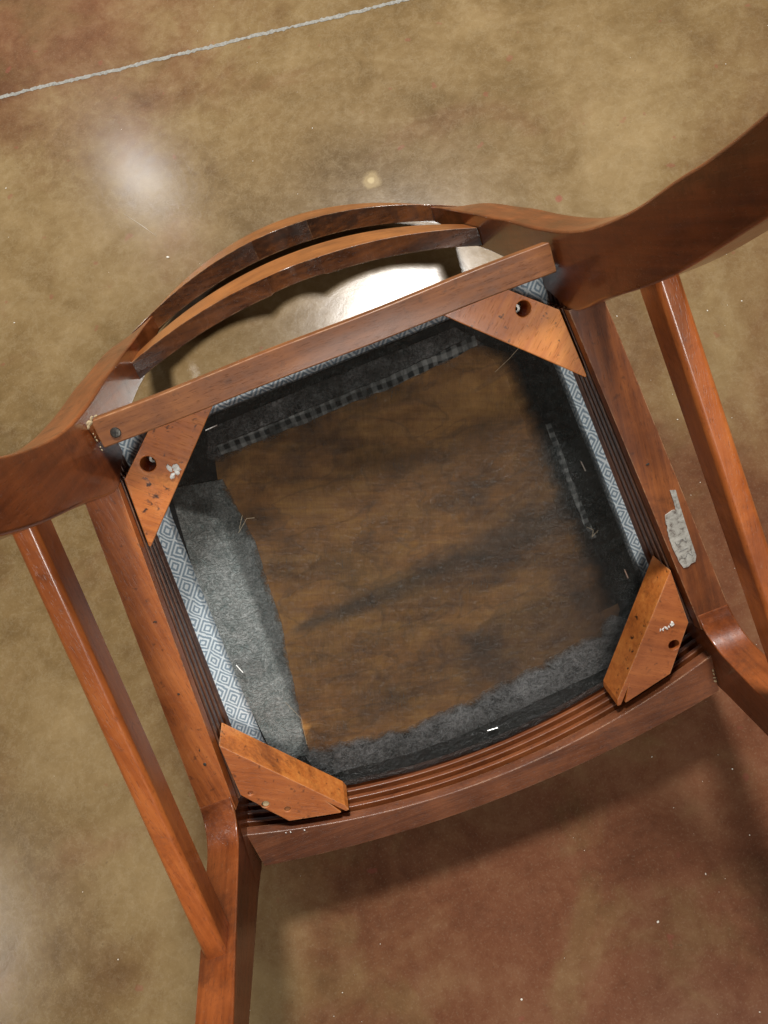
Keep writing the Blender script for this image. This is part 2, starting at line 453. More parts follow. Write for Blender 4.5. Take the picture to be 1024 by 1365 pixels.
def smooth_interp(tab, x):
    """monotone-ish cubic through table points"""
    if x <= tab[0][0]: return tab[0][1]
    if x >= tab[-1][0]: return tab[-1][1]
    for i in range(len(tab) - 1):
        if x <= tab[i + 1][0]:
            x0, f0 = tab[i]; x1, f1 = tab[i + 1]
            def slope(j):
                a = tab[max(j - 1, 0)]; b = tab[min(j + 1, len(tab) - 1)]
                return (b[1] - a[1]) / (b[0] - a[0])
            h = x1 - x0; u = (x - x0) / h
            m0, m1 = slope(i) * h, slope(i + 1) * h
            return f0 * (1 + 2 * u) * (1 - u) ** 2 + m0 * u * (1 - u) ** 2 + f1 * u * u * (3 - 2 * u) - m1 * u * u * (1 - u)

def frange(a, b, n): return [a + (b - a) * i / n for i in range(n + 1)]

# ------------------------------------------------------------------ floor
bm = bmesh.new()
vs = [bm.verts.new(p) for p in ((-3, -3, 0), (3, -3, 0), (3, 3, 0), (-3, 3, 0))]
bm.faces.new(vs)
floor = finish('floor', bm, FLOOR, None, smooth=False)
floor['kind'] = 'structure'
floor['label'] = 'mottled olive and red-brown stained concrete floor'
# chalky filled joint crossing the floor behind the chair
bm = bmesh.new()
A = Vector((-0.3005, 0.3957, 0)); B = Vector((0.2769, 0.2928, 0))
d = (B - A).normalized(); nrm = Vector((-d.y, d.x, 0))
L0, L1, N = -1.2, 1.9, 1400
prev = None
for i in range(N + 1):
    s = L0 + (L1 - L0) * i / N
    p = A + d * s
    wob = noise.noise(Vector((s * 9, 0, 0))) * 0.0016
    wa = 0.0027 + 0.0026 * noise.noise(Vector((s * 60, 3, 0))) + 0.0024 * noise.noise(Vector((s * 240, 8, 0)))
    wb = 0.0027 + 0.0026 * noise.noise(Vector((s * 60, 33, 0))) + 0.0024 * noise.noise(Vector((s * 240, 28, 0)))
    ring = [bm.verts.new(p + nrm * (wob + wa) + Vector((0, 0, 0.0003))), bm.verts.new(p + nrm * wob + Vector((0, 0, 0.0011 + 0.0006 * noise.noise(Vector((s * 150, 1, 1)))))),
            bm.verts.new(p + nrm * (wob - wb) + Vector((0, 0, 0.0003)))]
    if prev:
        bm.faces.new((prev[0], ring[0], ring[1], prev[1]))
        bm.faces.new((prev[1], ring[1], ring[2], prev[2]))
    prev = ring
finish('control_joint', bm, JOINT, floor)

# grit and paint crumbs lying about
bm = bmesh.new()
def crumb(x, y, r):
    m = Matrix.Translation((x, y, r * 0.35)) @ Matrix.Rotation(random.uniform(0, 6.3), 4, 'Z') @ Matrix.Diagonal((r * random.uniform(0.7, 1.5), r * random.uniform(0.6, 1.0), r * 0.5, 1))
    bmesh.ops.create_icosphere(bm, subdivisions=1, radius=1.0, matrix=m)
for i in range(170):
    crumb(random.uniform(-0.65, 0.75), random.uniform(-1.05, 0.55), random.choice((0.0003, 0.0004, 0.0005, 0.0008)) * random.uniform(0.8, 1.2))
for i in range(190):
    crumb(random.uniform(0.1, 0.75), random.uniform(-1.0, -0.2), random.choice((0.0003, 0.0004, 0.0005, 0.0008)) * random.uniform(0.8, 1.2))
for x, y, r in ((-0.146, 0.046, 0.0016), (-0.05, -0.88, 0.0014), (0.14, -0.98, 0.0013), (0.16, -0.72, 0.0010), (0.1, -0.86, 0.0012)):
    crumb(x, y, r)
def scratch(ax, ay, bx, by, w):
    n_ = 14
    dv = Vector((bx - ax, by - ay, 0)); nv = Vector((-dv.y, dv.x, 0)).normalized()
    rows_ = []
    for i_ in range(n_ + 1):
        u_ = i_ / n_
        p_ = Vector((ax, ay, 0.0002)) + dv * u_ + nv * 0.012 * dv.length * math.sin(u_ * 3.0)
        h_ = w * math.sin(math.pi * min(max(u_, 0.04), 0.96))
        rows_.append([p_ + nv * h_, p_ - nv * h_, p_ - nv * h_ + Vector((0, 0, 0.0002)), p_ + nv * h_ + Vector((0, 0, 0.0002))])
    loft(rows_, bm)
scratch(-0.1834, 0.1341, -0.1507, 0.0808, 0.00015)
grit = finish('floor_grit', bm, GRIT, None)
grit['kind'] = 'stuff'
grit['label'] = 'tiny pale crumbs and grit scattered over the concrete floor'
grit['category'] = 'grit'

# ------------------------------------------------------------------ chair root
root = bpy.data.objects.new('dining_chair', None)
C.objects.link(root)
root.rotation_euler = (TH, 0, 0)
root.empty_display_size = 0.1
root['label'] = 'upturned brown wooden dining chair with blue-white patterned seat, seen from underneath'
root['category'] = 'chair'

# ------------------------------------------------------------------ rear legs running on into the back posts
FRONT = [(-0.47, -0.070), (-0.40, -0.062), (-0.30, -0.053), (-0.23, -0.046), (-0.17, -0.041), (-0.10, -0.031), (-0.05, -0.017), (-0.02, -0.008), (0.0, -0.003),
         (0.03, -0.008), (0.06, -0.016), (0.10, -0.024), (0.134, -0.031), (0.174, -0.0415), (0.23, -0.060), (0.25, -0.067), (0.32, -0.095), (0.42, -0.140)]
REAR = [(-0.47, -0.0905), (-0.40, -0.087), (-0.30, -0.083), (-0.20, -0.0775), (-0.15, -0.0735), (-0.10, -0.070), (-0.04, -0.0640), (0.02, -0.0605),
        (0.06, -0.0615), (0.10, -0.0660), (0.14, -0.073), (0.18, -0.083), (0.21, -0.0895), (0.25, -0.101), (0.32, -0.126), (0.42, -0.168)]
for s in (-1, 1):
    rings = []
    for z in frange(-0.402, 0.42, 64):
        yf, yr = smooth_interp(FRONT, z), smooth_interp(REAR, z)
        xi = 0.1735 if s < 0 else 0.1755
        xo = 0.2015
        k = min(max((-0.22 - z) / 0.17, 0), 1); k = k * k * (3 - 2 * k)
        xo -= 0.0006 * k
        rings.append([V(s * xi, yf - 0.0100 * k, z), V(s * xo, yf - 0.0025 * k, z), V(s * xo, yr + 0.0064 * k, z), V(s * xi, yr - 0.0035 * k, z)])
    leg = finish('rear_leg', loft(rings), WZ, root, 0.0022, 3)
    leg['label'] = 'sweeping rear leg that runs on into the back post'

# ------------------------------------------------------------------ crest rail and back slat
def rail_rows(xs, zb, zt, yb_r, yb_f, yt_r, yt_f):
    return [[V(x, yb_f(x), zb(x)), V(x, yb_r(x), zb(x)), V(x, yt_r(x), zt(x)), V(x, yt_f(x), zt(x))] for x in xs]
def scallop(x, cusp, end, a, b):
    """lower edge cut as three shallow arcs meeting in cusps"""
    u = abs(x)
    if u <= cusp: return a * (1 - (u / cusp) ** 2)
    v = (u - cusp) / (end - cusp)
    return b * 4 * v * (1 - v) if v < 1 else 0.0
xs = sorted(set([round(x, 4) for x in frange(-0.2015, 0.2015, 60)] + [-0.034, 0.034, -0.16, 0.16]))
q = lambda x: (x / 0.19) ** 2
crest = finish('crest_rail', loft(rail_rows(xs,
    lambda x: -0.396 - scallop(x, 0.034, 0.16, 0.011, 0.012) + 9.0 * max(abs(x) - 0.155, 0) ** 2,
    lambda x: -0.484 + 0.048 * q(x),
    lambda x: -0.127 + 0.041 * q(x), lambda x: -0.104 + 0.036 * q(x),
    lambda x: -0.1365 + 0.050 * q(x), lambda x: -0.1125 + 0.047 * q(x))), WC, root, 0.002, 2, ang=20)
crest['label'] = 'curved crest rail with scalloped edge, resting on the floor'
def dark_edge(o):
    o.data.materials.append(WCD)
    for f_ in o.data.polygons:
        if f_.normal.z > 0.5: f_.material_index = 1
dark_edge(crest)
xs = sorted(set([round(x, 4) for x in frange(-0.1755, 0.1755, 60)] + [-0.0275, -0.026, 0.026, 0.0275]))
q2 = lambda x: (x / 0.175) ** 2
slat = finish('back_slat', loft(rail_rows(xs,
    lambda x: -0.197 - scallop(x, 0.026, 0.19, 0.009, 0.009),
    lambda x: -0.250 - 0.004 * (1 - q2(x)),
    lambda x: -0.0925 + 0.028 * q2(x), lambda x: -0.0765 + 0.028 * q2(x) + (0.0012 if abs(x) > 0.0262 else 0.0),
    lambda x: -0.1020 + 0.034 * q2(x), lambda x: -0.0865 + 0.034 * q2(x))), WC, root, 0.0016, 2, ang=20)
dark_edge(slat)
slat['label'] = 'curved lower back slat with scalloped edge'

# ------------------------------------------------------------------ seat frame
def xin(Y): return 0.1745 + 0.1445 * Y if Y < 0.312 else 0.2196 + 0.06 * (Y - 0.312)
def xout(Y): return 0.2013 + 0.1530 * Y if Y < 0.313 else 0.2492 + 0.02 * (Y - 0.313)
ZT = -0.046
def xlow(Y): return 0.1735 + 0.115 * Y       # inner lip down at the seat pad
# inner face of the rails: four ridges with grooves between
def ridged(n=4, depth=0.0095):
    pts = []
    z0, z1 = -0.009, ZT
    step = (z1 - z0) / n
    for k in range(n):
        za = z0 + step * k
        pts += [(za, 0.0004 * k), (za + step * 0.10, depth), (za + step * 0.40, depth), (za + step * 0.52, 0.0004 * k)]
    return pts
RIDGE = ridged()
for s in (-1, 1):
    rings = []
    for Y in [-0.0220, -0.0046] + frange(-0.0044, 0.300, 24):
        lim = (0.1762 if s > 0 else 0.1742) if Y < -0.0045 else 0.0   # tenoned behind the leg's inner face
        r = [V(s * xout(Y), Y, ZT), V(s * xout(Y), Y, 0.0), V(s * max(xin(Y), lim), Y, 0.0)]
        for z, d in RIDGE:
            f = z / ZT
            base = xin(Y) * (1 - f) + xlow(Y) * f
            r.append(V(s * (max(base, lim) + d), Y, z))
        r.append(V(s * max(xlow(Y), lim), Y, ZT))
        rings.append(r)
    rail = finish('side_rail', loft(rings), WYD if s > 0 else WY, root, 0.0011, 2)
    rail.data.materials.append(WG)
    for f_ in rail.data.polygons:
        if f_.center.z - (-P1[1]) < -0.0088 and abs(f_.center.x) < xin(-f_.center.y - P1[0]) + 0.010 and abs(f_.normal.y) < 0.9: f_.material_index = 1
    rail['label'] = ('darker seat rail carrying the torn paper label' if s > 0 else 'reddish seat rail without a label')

def fr_out(x): return 0.396 - 0.0255 * (x / 0.222) ** 2
def fr_in(x): return 0.3705 - 0.0365 * (x / 0.210) ** 2
rings = []
for x in frange(-0.2215, 0.2215, 40):
    r = [V(x, fr_out(x) - 0.004, ZT), V(x, fr_out(x), 0.0), V(x, fr_in(x), 0.0)]
    for z, d in RIDGE: r.append(V(x, fr_in(x) + 0.13 * z + d, z))
    r.append(V(x, fr_in(x) + 0.13 * ZT, ZT))
    rings.append(r)
fr = finish('front_rail', loft(rings), WX, root, 0.0008, 2)
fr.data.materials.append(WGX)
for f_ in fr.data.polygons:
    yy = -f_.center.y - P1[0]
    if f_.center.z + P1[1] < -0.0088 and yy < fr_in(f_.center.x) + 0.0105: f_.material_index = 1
fr['label'] = 'bowed front seat rail with grooved inner face'

# rear cleat screwed between the rear legs
bm = bmesh.new()
rows = []
for x in frange(-0.1695, 0.1725, 14):
    w = 0.0004 * math.sin(x * 40)
    rows.append([V(x, -0.0545 + w, -0.013), V(x, -0.0335 + w, -0.013), V(x, -0.0335 + w, 0.001), V(x, -0.0545 + w, 0.001)])
bar = finish('rear_rail', loft(rows), WBAR, root, 0.0012, 2)
rows = [[V(x, -0.0470, -0.0455), V(x, -0.0365, -0.0455), V(x, -0.0365, -0.0132), V(x, -0.0470, -0.0132)] for x in frange(-0.1725, 0.1745, 8)]
finish('rear_rail_light_block', loft(rows), WBAR, root, 0.0008, 2)  # unseen under the cleat; added to keep light off the pad's rear edge
bar['label'] = 'flat rear rail board with a screw at one end'

# ------------------------------------------------------------------ front legs (rail flows into the leg through a hollow knee)
for s in (-1, 1):
    prof = [(0.284, ZT), (0.284, 0.0005)]
    for a in frange(0, 90, 10):
        t = math.radians(a)
        prof.append((0.287 + 0.026 * math.sin(t), 0.0005 + 0.030 * (1 - math.cos(t))))
    back_i = len(prof)
    for z in (0.06, 0.10, 0.15, 0.20, 0.30, 0.40): prof.append((0.313 + 0.006 * z + 0.12 * max(z - 0.2, 0) ** 2 * 4, z))
    for z in (0.40, 0.30, 0.20, 0.10, 0.03): prof.append((0.368 - 0.040 * z + 0.05 * max(z - 0.2, 0), z))
    prof += [(0.3705, 0.0), (0.3705, ZT)]
    def xi(Y, z): return (xin(Y) - 0.030 * max(z, 0) if Y < 0.345 else xin(0.3455) + 0.0015 + 0.016 * max(z, 0)) + 0.0006
    def xo(Y, z): return xout(Y) - 0.034 * max(z, 0) + 0.0006
    bm = loft([[V(s * xi(y, z), y, z) for y, z in prof], [V(s * xo(y, z), y, z) for y, z in prof]])
    leg = finish('front_leg', bm, WZ, root, 0.0018, 3, ang=25)
    leg['label'] = 'straight front leg with a hollow knee where the side rail meets it'

# ------------------------------------------------------------------ side stretchers
for s in (-1, 1):
    rings = []
    for u in frange(0, 1, 16):
        Y = -0.045 + u * (0.3185 + 0.045)
        x0 = 0.1835 + 0.0405 * u; w = 0.0145 + 0.0025 * u
        z1 = 0.121 + 0.006 * u; h = 0.026
        c = 0.0025
        rings.append([V(s * (x0 + c), Y, z1), V(s * x0, Y, z1 - c), V(s * x0, Y, z1 - h), V(s * (x0 + w), Y, z1 - h), V(s * (x0 + w), Y, z1 - c), V(s * (x0 + w - c), Y, z1)])
    finish('side_stretcher', loft(rings), WS, root, 0.0012, 2, ang=30)

# ------------------------------------------------------------------ corner blocks with real holes
def drill(o, holes):
    cutters = []
    for x, y, r, z0, z1 in holes:
        bmc = bmesh.new()
        loft([[V(x + r * math.cos(a * math.pi / 12), y + r * math.sin(a * math.pi / 12), z) for a in range(24)] for z in (z0, z1)], bmc)
        cutters.append(finish('cutter', bmc, STEEL, None, smooth=False))
    o.modifiers.clear()
    for c in cutters:
        m = o.modifiers.new('cut', 'BOOLEAN'); m.operation = 'DIFFERENCE'; m.object = c; m.solver = 'EXACT'
        o.parent = None
    bpy.context.view_layer.update()
    me = bpy.data.meshes.new_from_object(o.evaluated_get(bpy.context.evaluated_depsgraph_get()))
    o.modifiers.clear()
    mats = list(o.data.materials)
    o.data = me
    idx = [p.material_index for p in me.polygons]; me.materials.clear(); [me.materials.append(m) for m in mats]; me.polygons.foreach_set('material_index', idx)
    for c in cutters: bpy.data.objects.remove(c)
    o.parent = root
    b = o.modifiers.new('Bevel', 'BEVEL'); b.width = 0.0007; b.segments = 2; b.limit_method = 'ANGLE'; b.angle_limit = math.radians(40)
    me.polygons.foreach_set('use_smooth', [False] * len(me.polygons))

def disc(name, x, y, z0, z1, r, mat, parent, n=24, inner=None):
    rings = [[V(x + r * k * math.cos(a * 2 * math.pi / n), y + r * k * math.sin(a * 2 * math.pi / n), z) for a in range(n)] for k, z in ((1, z0), (1, z1 - r * 0.15), (0.85, z1))]
    if inner:
        rings += [[V(x + inner * math.cos(a * 2 * math.pi / n), y + inner * math.sin(a * 2 * math.pi / n), z) for a in range(n)] for z in (z1, z0 + 0.0005)]
    return finish(name, loft(rings), mat, parent)

for s in (-1, 1):
    # rear blocks
    poly = [(0.0865, -0.034), (0.100, -0.046), (0.1225, -0.046), (0.172, -0.0045), (0.1795, 0.050), (0.1785, 0.0515)]
    poly = [(s * x, y) for x, y in poly]
    o = finish('corner_block', prism(poly, -0.040, -0.0135), WB1 if s > 0 else WB2, root)
    o['label'] = 'flat rear corner block with a bolt hole, worn orange-brown'
    hx, hy = (0.1465, -0.0150) if s > 0 else (-0.1510, -0.0090)
    drill(o, [(hx, hy, 0.0058, -0.05, -0.01)])
    disc('bolt', hx + 0.0022 * (1 if s < 0 else -1), hy + 0.0006, -0.040, -0.0270, 0.0040, STEEL, o, inner=0.0016)
    # front blocks, thicker, set with the inner face showing
    poly = [(0.2035, 0.232), (0.2045, 0.244), (0.2085, 0.288), (0.182, 0.3335), (0.1385, 0.3455), (0.1365, 0.3457), (0.1425, 0.3310), (0.1325, 0.3460), (0.129, 0.346), (0.1305, 0.3395)]
    poly = [(s * x, y) for x, y in poly]
    o = finish('corner_block', prism(poly, -0.033, -0.001), WTOP, root)
    o.data.materials.append(WB2 if s > 0 else WB1)
    for f_ in o.data.polygons:
        if abs(f_.normal.z) < 0.3 and f_.normal.x * s < -0.3: f_.material_index = 1
    o['label'] = 'thick front corner block with a split tip'
    if s > 0:
        holes = [(0.1915, 0.3055, 0.0050, -0.04, 0.01)]
    else:
        holes = [(-0.1932, 0.3070, 0.0034, -0.008, 0.01), (-0.1780, 0.3205, 0.0026, -0.003, 0.01), (-0.2000, 0.2900, 0.0022, -0.003, 0.01)]
    drill(o, holes + [])
    if s < 0:
        disc('filler_plug', -0.1930, 0.3072, -0.0075, -0.0022, 0.0032, PUTTY, o, 16)
        disc('filler_plug', -0.1780, 0.3205, -0.003, -0.0018, 0.0024, WBAR, o, 16)

# ------------------------------------------------------------------ screw in the rear rail
bm = bmesh.new()
n = 24
rings = [[V(-0.1569 + k * math.cos(a * 2 * math.pi / n), -0.0410 + k * math.sin(a * 2 * math.pi / n), z) for a in range(n)] for k, z in ((0.0034, -0.004), (0.0038, 0.0012), (0.0034, 0.0019), (0.0026, 0.0021))]
screw = finish('screw', loft(rings), DARKSTEEL, bar)
bm = bmesh.new()
for a in (0.4, 0.4 + HALF):
    c, s_ = math.cos(a), math.sin(a)
    poly = [(0.0019, 0.0004), (-0.0019, 0.0004), (-0.0019, -0.0004), (0.0019, -0.0004)]
    poly = [(-0.1569 + x * c - y * s_, -0.0410 + x * s_ + y * c) for x, y in poly]
    loft([[V(x, y, 0.0012) for x, y in poly], [V(x, y, 0.0022 + a * 0.00001) for x, y in poly]], bm)
finish('screw_slot', bm, plain('slot_black', (0.012, 0.011, 0.010), 0.6), bar, smooth=False)

# ------------------------------------------------------------------ seat pad
def pad_outline(n=26):
    pts = []
    for t in frange(0, 1, 12): pts.append((-0.1800 + 0.360 * t, -0.034))
    pts += [(0.1815, -0.030), (0.1815, -0.012), (0.1815, 0.000), (0.184, 0.003)]
    for t in frange(0, 1, n): pts.append((0.192 + 0.046 * t, 0.010 + 0.300 * t))
    pts += [(0.2375, 0.330), (0.230, 0.345), (0.2175, 0.3535)]
    for t in frange(0, 1, n):
        x = 0.205 - 0.41 * t
        pts.append((x, 0.390 - 0.034 * (x / 0.205) ** 2))
    pts += [(-0.2175, 0.3535), (-0.230, 0.345), (-0.2375, 0.330)]
    for t in frange(1, 0, n): pts.append((-0.192 - 0.046 * t, 0.010 + 0.300 * t))
    pts += [(-0.184, 0.003), (-0.1815, 0.000), (-0.1815, -0.012), (-0.1815, -0.030)]
    return pts
OUT = pad_outline()
def inset(pts, d):
    """move every outline point towards the pad centre by about d"""
    cx, cy = 0.0, 0.165
    res = []
    for x, y in pts:
        l = math.hypot(x - cx, y - cy)
        res.append((cx + (x - cx) * (1 - d / l), cy + (y - cy) * (1 - d / l)))
    return res
def wrinkle(x, y, a): return a * noise.noise(Vector((x * 45, y * 45, 2.0)))
rings = []
for d, z in ((0.165, -0.0472), (0.10, -0.0468), (0.05, -0.0462), (0.038, -0.0458), (0.028, -0.0460), (0.016, -0.0466), (0.006, -0.0475), (0.0, -0.053), (-0.001, -0.065), (-0.001, -0.098), (0.003, -0.107), (0.010, -0.1135), (0.02, -0.1170), (0.05, -0.119), (0.10, -0.1195), (0.165, -0.1195)):
    rings.append([V(x, y, z + (wrinkle(x, y, 0.0006) if -0.06 < z else 0)) for x, y in inset(OUT, d)])
pad = finish('seat_pad', loft(rings), FABRIC, root)
pad['label'] = 'blue and white diamond-weave upholstered seat pad'

COV = [(-0.100, -0.0220), (0.100, -0.0240), (0.160, -0.005), (0.1655, 0.022), (0.1695, 0.046), (0.1810, 0.150), (0.1925, 0.258), (0.1900, 0.300), (0.150, 0.3460), (0.128, 0.3535), (0.06, 0.3660), (0.0, 0.3690), (-0.06, 0.3660), (-0.126, 0.3530), (-0.150, 0.345), (-0.1820, 0.300), (-0.1840, 0.271), (-0.1740, 0.150), (-0.1645, 0.044), (-0.1605, 0.022), (-0.155, -0.005)]
LIN = [(x * 0.985, 0.165 + (y - 0.165) * 0.985) for x, y in COV]
lining = finish('black_lining', prism(LIN, -0.0470, -0.0442), plain('black_lining_cloth', (0.012, 0.014, 0.015), 0.7, 0, 0.4, 500), pad, smooth=False)
lining['label'] = 'black cloth margin around the seat board'
BOARD = [(-0.108, 0.004), (0.108, 0.000), (0.138, 0.022), (0.147, 0.10), (0.160, 0.22), (0.166, 0.280), (0.150, 0.312), (0.06, 0.322), (-0.06, 0.328), (-0.150, 0.312), (-0.142, 0.26), (-0.125, 0.168), (-0.116, 0.09), (-0.116, 0.03)]
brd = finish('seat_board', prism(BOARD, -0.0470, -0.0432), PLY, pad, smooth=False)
brd['label'] = 'brown plywood seat board seen through the dust cover'

def jag(pts, amp, step=0.004, seed=0):
    """subdivide a polyline and fray it"""
    out = []
    for (x0, y0), (x1, y1) in zip(pts, pts[1:]):
        L = math.hypot(x1 - x0, y1 - y0); k = max(1, int(L / step))
        nx, ny = -(y1 - y0) / L, (x1 - x0) / L
        for i in range(k):
            u = i / k; x = x0 + (x1 - x0) * u; y = y0 + (y1 - y0) * u
            a = amp * (noise.noise(Vector((x * 70, y * 70, seed))) + 0.6 * noise.noise(Vector((x * 260, y * 260, seed))))
            out.append((x + nx * a, y + ny * a))
    out.append(pts[-1])
    return out
def strip(name, inner, outer, z, mat, amp=0.003, seed=0, jo=0.0):
    a = jag(inner, amp, seed=seed); b = jag(outer, jo, seed=seed + 5) if jo else outer
    N = 60
    def res(p):
        acc = [0]
        for q0, q1 in zip(p, p[1:]): acc.append(acc[-1] + math.hypot(q1[0] - q0[0], q1[1] - q0[1]))
        out = []
        for i in range(N + 1):
            t = acc[-1] * i / N
            j = max(k for k in range(len(acc)) if acc[k] <= t + 1e-12); j = min(j, len(p) - 2)
            u = (t - acc[j]) / max(acc[j + 1] - acc[j], 1e-9)
            out.append((p[j][0] + (p[j + 1][0] - p[j][0]) * u, p[j][1] + (p[j + 1][1] - p[j][1]) * u))
        return out
    a, b = res(a), res(b)
    rows = []
    M = 6
    for i in range(N + 1):
        top = []
        for k in range(M + 1):
            u = k / M
            x = a[i][0] + (b[i][0] - a[i][0]) * u; y = a[i][1] + (b[i][1] - a[i][1]) * u
            top.append(V(x, y, z + wrinkle(x + seed, y, 0.0009) + 0.0006 * noise.noise(Vector((x * 160, y * 60, seed)))))
        bot = [V(a[i][0] + (b[i][0] - a[i][0]) * u, a[i][1] + (b[i][1] - a[i][1]) * u, z - 0.0016) for u in (1, 0)]
        rows.append(top + bot)
    o = finish(name, loft(rows), mat, pad)
    at = o.data.attributes.new('fray', 'FLOAT', 'POINT')
    # 0 along the torn inner edge, 1 along the outer one
    n = M + 3
    vals = [(k / M if k <= M else (1.0 if k == M + 1 else 0.0)) for i in range(N + 1) for k in range(n)]
    if len(vals) == len(o.data.vertices): at.data.foreach_set('value', vals)
    else: at.data.foreach_set('value', [1.0] * len(o.data.vertices))
    return o
ZF = -0.0424
strip('fabric_fold', [(-0.112, 0.030), (-0.110, 0.0887), (-0.120, 0.168), (-0.1325, 0.222), (-0.150, 0.305)], [(-0.153, 0.022), (-0.1655, 0.09), (-0.1728, 0.168), (-0.1775, 0.222), (-0.1805, 0.300)], ZF, FOLD_PALE, 0.0014, 1)
strip('fabric_fold', [(-0.118, 0.016), (-0.03, 0.012), (0.04, 0.010), (0.118, 0.006)], [(-0.106, -0.011), (-0.03, -0.013), (0.04, -0.014), (0.10, -0.015)], ZF, FOLD_GREY, 0.003, 2)
strip('fabric_fold', [(0.112, 0.004), (0.126, 0.034), (0.134, 0.138), (0.144, 0.22), (0.146, 0.275)], [(0.150, -0.002), (0.160, 0.030), (0.171, 0.138), (0.180, 0.22), (0.184, 0.270)], ZF, FOLD_DARK, 0.004, 3)
strip('fabric_fold', [(0.155, 0.280), (0.140, 0.295), (0.063, 0.306), (0.0, 0.313), (-0.06, 0.316), (-0.155, 0.297)], [(0.175, 0.298), (0.145, 0.335), (0.063, 0.343), (0.0, 0.347), (-0.06, 0.347), (-0.150, 0.334)], ZF, FOLD_GREY, 0.004, 4)
strip('selvedge_tape', [(-0.105, 0.0115), (-0.03, 0.0115), (0.05, 0.0095), (0.112, 0.004)], [(-0.105, 0.003), (-0.03, 0.0025), (0.05, 0.001), (0.112, -0.004)], ZF + 0.0014, TAPE, 0.0012, 6, 0.001)
strip('selvedge_tape', [(0.146, 0.085), (0.149, 0.13), (0.154, 0.18), (0.157, 0.20)], [(0.151, 0.085), (0.154, 0.13), (0.159, 0.18), (0.162, 0.20)], ZF + 0.0014, TAPE, 0.0015, 7, 0.001)

# thin black dust cover over all of it
def dense(poly, step):
    out = []
    for (x0, y0), (x1, y1) in zip(poly, poly[1:] + poly[:1]):
        k = max(1, int(math.hypot(x1 - x0, y1 - y0) / step))
        out += [(x0 + (x1 - x0) * i / k, y0 + (y1 - y0) * i / k) for i in range(k)]
    return out
cp = dense(COV, 0.0045)
bm = bmesh.new()
ring_prev = None
ks = frange(0.04, 1.0, 60)
hemv = []
for k in ks:
    ring = []
    for x, y in cp:
        px_, py_ = x * k, 0.165 + (y - 0.165) * k
        z = -0.0394 + 0.0008 * noise.noise(Vector((px_ * 22, py_ * 22, 5))) + 0.0005 * noise.noise(Vector((px_ * 90, py_ * 60, 9))) + 0.0004 * k * noise.noise(Vector((px_ * 190, py_ * 190, 2))) - (0.0022 if k == 1.0 else 0)
        ring.append(bm.verts.new(V(px_, py_, z)))
        ang_ = max(0.0, -x / 0.18) if 0.03 < y < 0.31 else 0.0
        hemv.append(max(0.0, (k - 0.66) / 0.34) * (1.0 - 1.0 * min(1.0, ang_ * 1.3)) - (0.9 * min(1.0, max(0.0, (k - 0.74) / 0.06)) * (1 if ang_ > 0.6 else 0)))
    if ring_prev:
        for i in range(len(ring)):
            j = (i + 1) % len(ring)
            bm.faces.new((ring_prev[i], ring_prev[j], ring[j], ring[i]))
    else: bm.faces.new(ring)
    ring_prev = ring
cov = finish('dust_cover', bm, COVER, pad)
ha = cov.data.attributes.new('hem', 'FLOAT', 'POINT')
ha.data.foreach_set('value', hemv if len(hemv) == len(cov.data.vertices) else [0.0] * len(cov.data.vertices))
cov['label'] = 'see-through black dust cover under the seat'

def staple(x, y, ang, L=0.0095):
    c, s_ = math.cos(ang) * L / 2, math.sin(ang) * L / 2
    z = -0.0374
    path = [V(x - c, y - s_, z - 0.003), V(x - c, y - s_, z), V(x + c, y + s_, z), V(x + c, y + s_, z - 0.003)]
    finish('staple', tube(path, 0.00055, 6), ZINC, pad)
for a in ((-0.1016, -0.0122, -0.05), (0.1658, 0.1304, 1.4), (0.1779, 0.2432, 1.45), (-0.1686, 0.1913, 1.35), (0.0181, 0.3500, 0.1)): staple(*a)
def thread(pts, r=0.00014):
    path = []
    for i in range(len(pts) - 1):
        for u in frange(0, 1, 5)[:-1]:
            path.append(V(pts[i][0] + (pts[i + 1][0] - pts[i][0]) * u, pts[i][1] + (pts[i + 1][1] - pts[i][1]) * u, -0.0374))
    path.append(V(*pts[-1], -0.0374))
    finish('loose_thread', tube(path, r, 5), THREAD, pad)
thread([(-0.118, 0.075), (-0.107, 0.066), (-0.101, 0.068)])
thread([(-0.116, 0.072), (-0.109, 0.062)])
thread([(0.118, 0.028), (0.132, 0.022), (0.150, 0.012)])
thread([(0.155, 0.185), (0.160, 0.190), (0.157, 0.196), (0.164, 0.192)])
thread([(-0.146, 0.240), (-0.140, 0.262), (-0.146, 0.290)])

# ------------------------------------------------------------------ torn paper label on the side rail
def lp(x, y): return x, y
poly = jag([(0.2168, 0.1605), (0.2215, 0.1622)], 0) + [(0.2222, 0.176), (0.2237, 0.195), (0.2254, 0.214), (0.2266, 0.2265), (0.2248, 0.2320), (0.2212, 0.2320), (0.2180, 0.2340), (0.2140, 0.2335)] \
    + jag([(0.2110, 0.2250), (0.2085, 0.2080), (0.2078, 0.198), (0.2070, 0.188), (0.2088, 0.1800), (0.2150, 0.1795), (0.2190, 0.180), (0.2180, 0.172)], 0.0016, 0.002, 4)
bm = bmesh.new()
top = [bm.verts.new(V(x, y, 0.0007)) for x, y in poly]
bm.faces.new(top)
ext = bmesh.ops.extrude_face_region(bm, geom=list(bm.faces))
for v in ext['geom']:
    if isinstance(v, bmesh.types.BMVert): v.co.z -= 0.0006
label = finish('paper_label', bm, PAPER, root, smooth=False)
label['label'] = 'torn whitish paper label with faint pencil marks on the side rail'
def stroke(pts):
    bm = bmesh.new()
    tube([V(x, y, 0.00082) for x, y in pts], 0.00018, 5, bm)
    finish('pencil_mark', bm, PENCIL, label)
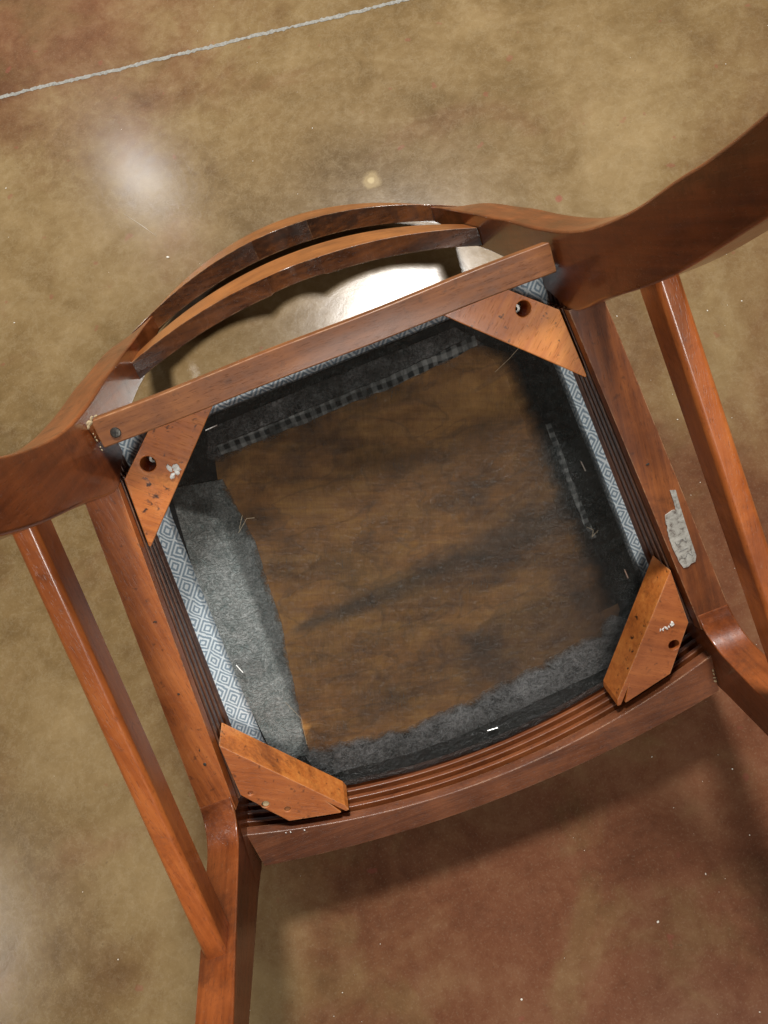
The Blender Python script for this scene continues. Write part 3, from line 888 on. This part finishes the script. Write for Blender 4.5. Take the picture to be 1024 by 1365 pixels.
# the marks read 5 1 5 along the rail, turned on their side
def digit(cx, cy, pts, k=0.0052):
    # u along -x of rail (digit height across), v along the rail
    stroke([(cx + u * k, cy + v * k) for u, v in pts])
FIVE = [(0.9, -0.5), (0.95, 0.35), (0.35, -0.45), (0.15, -0.40), (-0.05, 0.05), (-0.35, 0.30), (-0.75, 0.1), (-0.85, -0.4)]
ONE = [(0.7, 0.0), (-0.8, 0.15)]
digit(0.2160, 0.2090, FIVE); digit(0.2172, 0.2165, ONE); digit(0.2185, 0.2235, FIVE)

# ------------------------------------------------------------------ dried glue, filler and splinters
def blob(name, x, y, z, spots, mat, parent):
    """a smear of dried crumbs: thin ragged flakes, overlapping"""
    bm = bmesh.new()
    for dx, dy, r in spots:
        n = 9
        a0 = random.uniform(0, 6.3); el = random.uniform(0.45, 0.9); ca, sa = math.cos(a0), math.sin(a0)
        rows = []
        for zz, k in ((-0.0003, 1.0), (r * 0.22, 0.92), (r * 0.38, 0.45)):
            ring = []
            for q_ in range(n):
                t_ = q_ * 2 * math.pi / n
                rr = r * k * (0.72 + 0.5 * abs(noise.noise(Vector((dx * 900 + math.cos(t_) * 1.7, dy * 900 + math.sin(t_) * 1.7, 3)))) + random.uniform(-0.12, 0.12))
                u, v_ = rr * math.cos(t_) * 1.35, rr * math.sin(t_) * el
                ring.append(V(x + dx + u * ca - v_ * sa, y + dy + u * sa + v_ * ca, z + zz + random.uniform(-0.05, 0.05) * r))
            rows.append(ring)
        loft(rows, bm)
    return finish(name, bm, mat, parent, smooth=False)
blob('glue_drip', -0.1345, 0.0035, -0.0131, [(random.uniform(-0.004, 0.004), random.uniform(-0.004, 0.004), random.uniform(0.0012, 0.0028)) for _ in range(11)], PAINT, root)
blob('glue_drip', 0.1895, 0.2830, -0.0006, [(-0.007 + 0.0016 * i + random.uniform(-0.001, 0.001), 0.0025 - 0.0002 * i + random.uniform(-0.0015, 0.0015), random.uniform(0.001, 0.0019)) for i in range(9)], PAINT, root)
blob('glue_drip', -0.1700, -0.0535, 0.0006, [(0, 0, 0.0024), (-0.002, 0.002, 0.002), (0.0025, -0.0025, 0.0018), (0.006, -0.003, 0.0012)], PUTTY, root)
blob('glue_drip', -0.1720, -0.0400, 0.0002, [(0.0005, random.uniform(-0.006, 0.008), random.uniform(0.0005, 0.0009)) for _ in range(6)], PUTTY, root)
blob('glue_drip', 0.2195, 0.3500, 0.0002, [(0.0002, 0.004 * i - 0.004, 0.0014) for i in range(4)], PUTTY, root)
blob('glue_drip', -0.1830, 0.3450, 0.0004, [(0.004 * i - 0.006, 0.0012 * i - 0.002 + random.uniform(-0.0005, 0.0005), random.uniform(0.0005, 0.0010)) for i in (0, 1, 4)], PAINT, root)
# nail holes in the reddish side rail
for x, y, r in ((-0.1985, 0.1050, 0.0013), (-0.2110, 0.1720, 0.0011), (-0.2195, 0.2290, 0.0010), (-0.2215, 0.2440, 0.0016), (0.2045, 0.1320, 0.0013)):
    blob('nail_hole', x, y, 0.0001, [(0, 0, r), (random.uniform(-r, r), random.uniform(-r, r), r * 0.6)], DARKSTEEL, root)
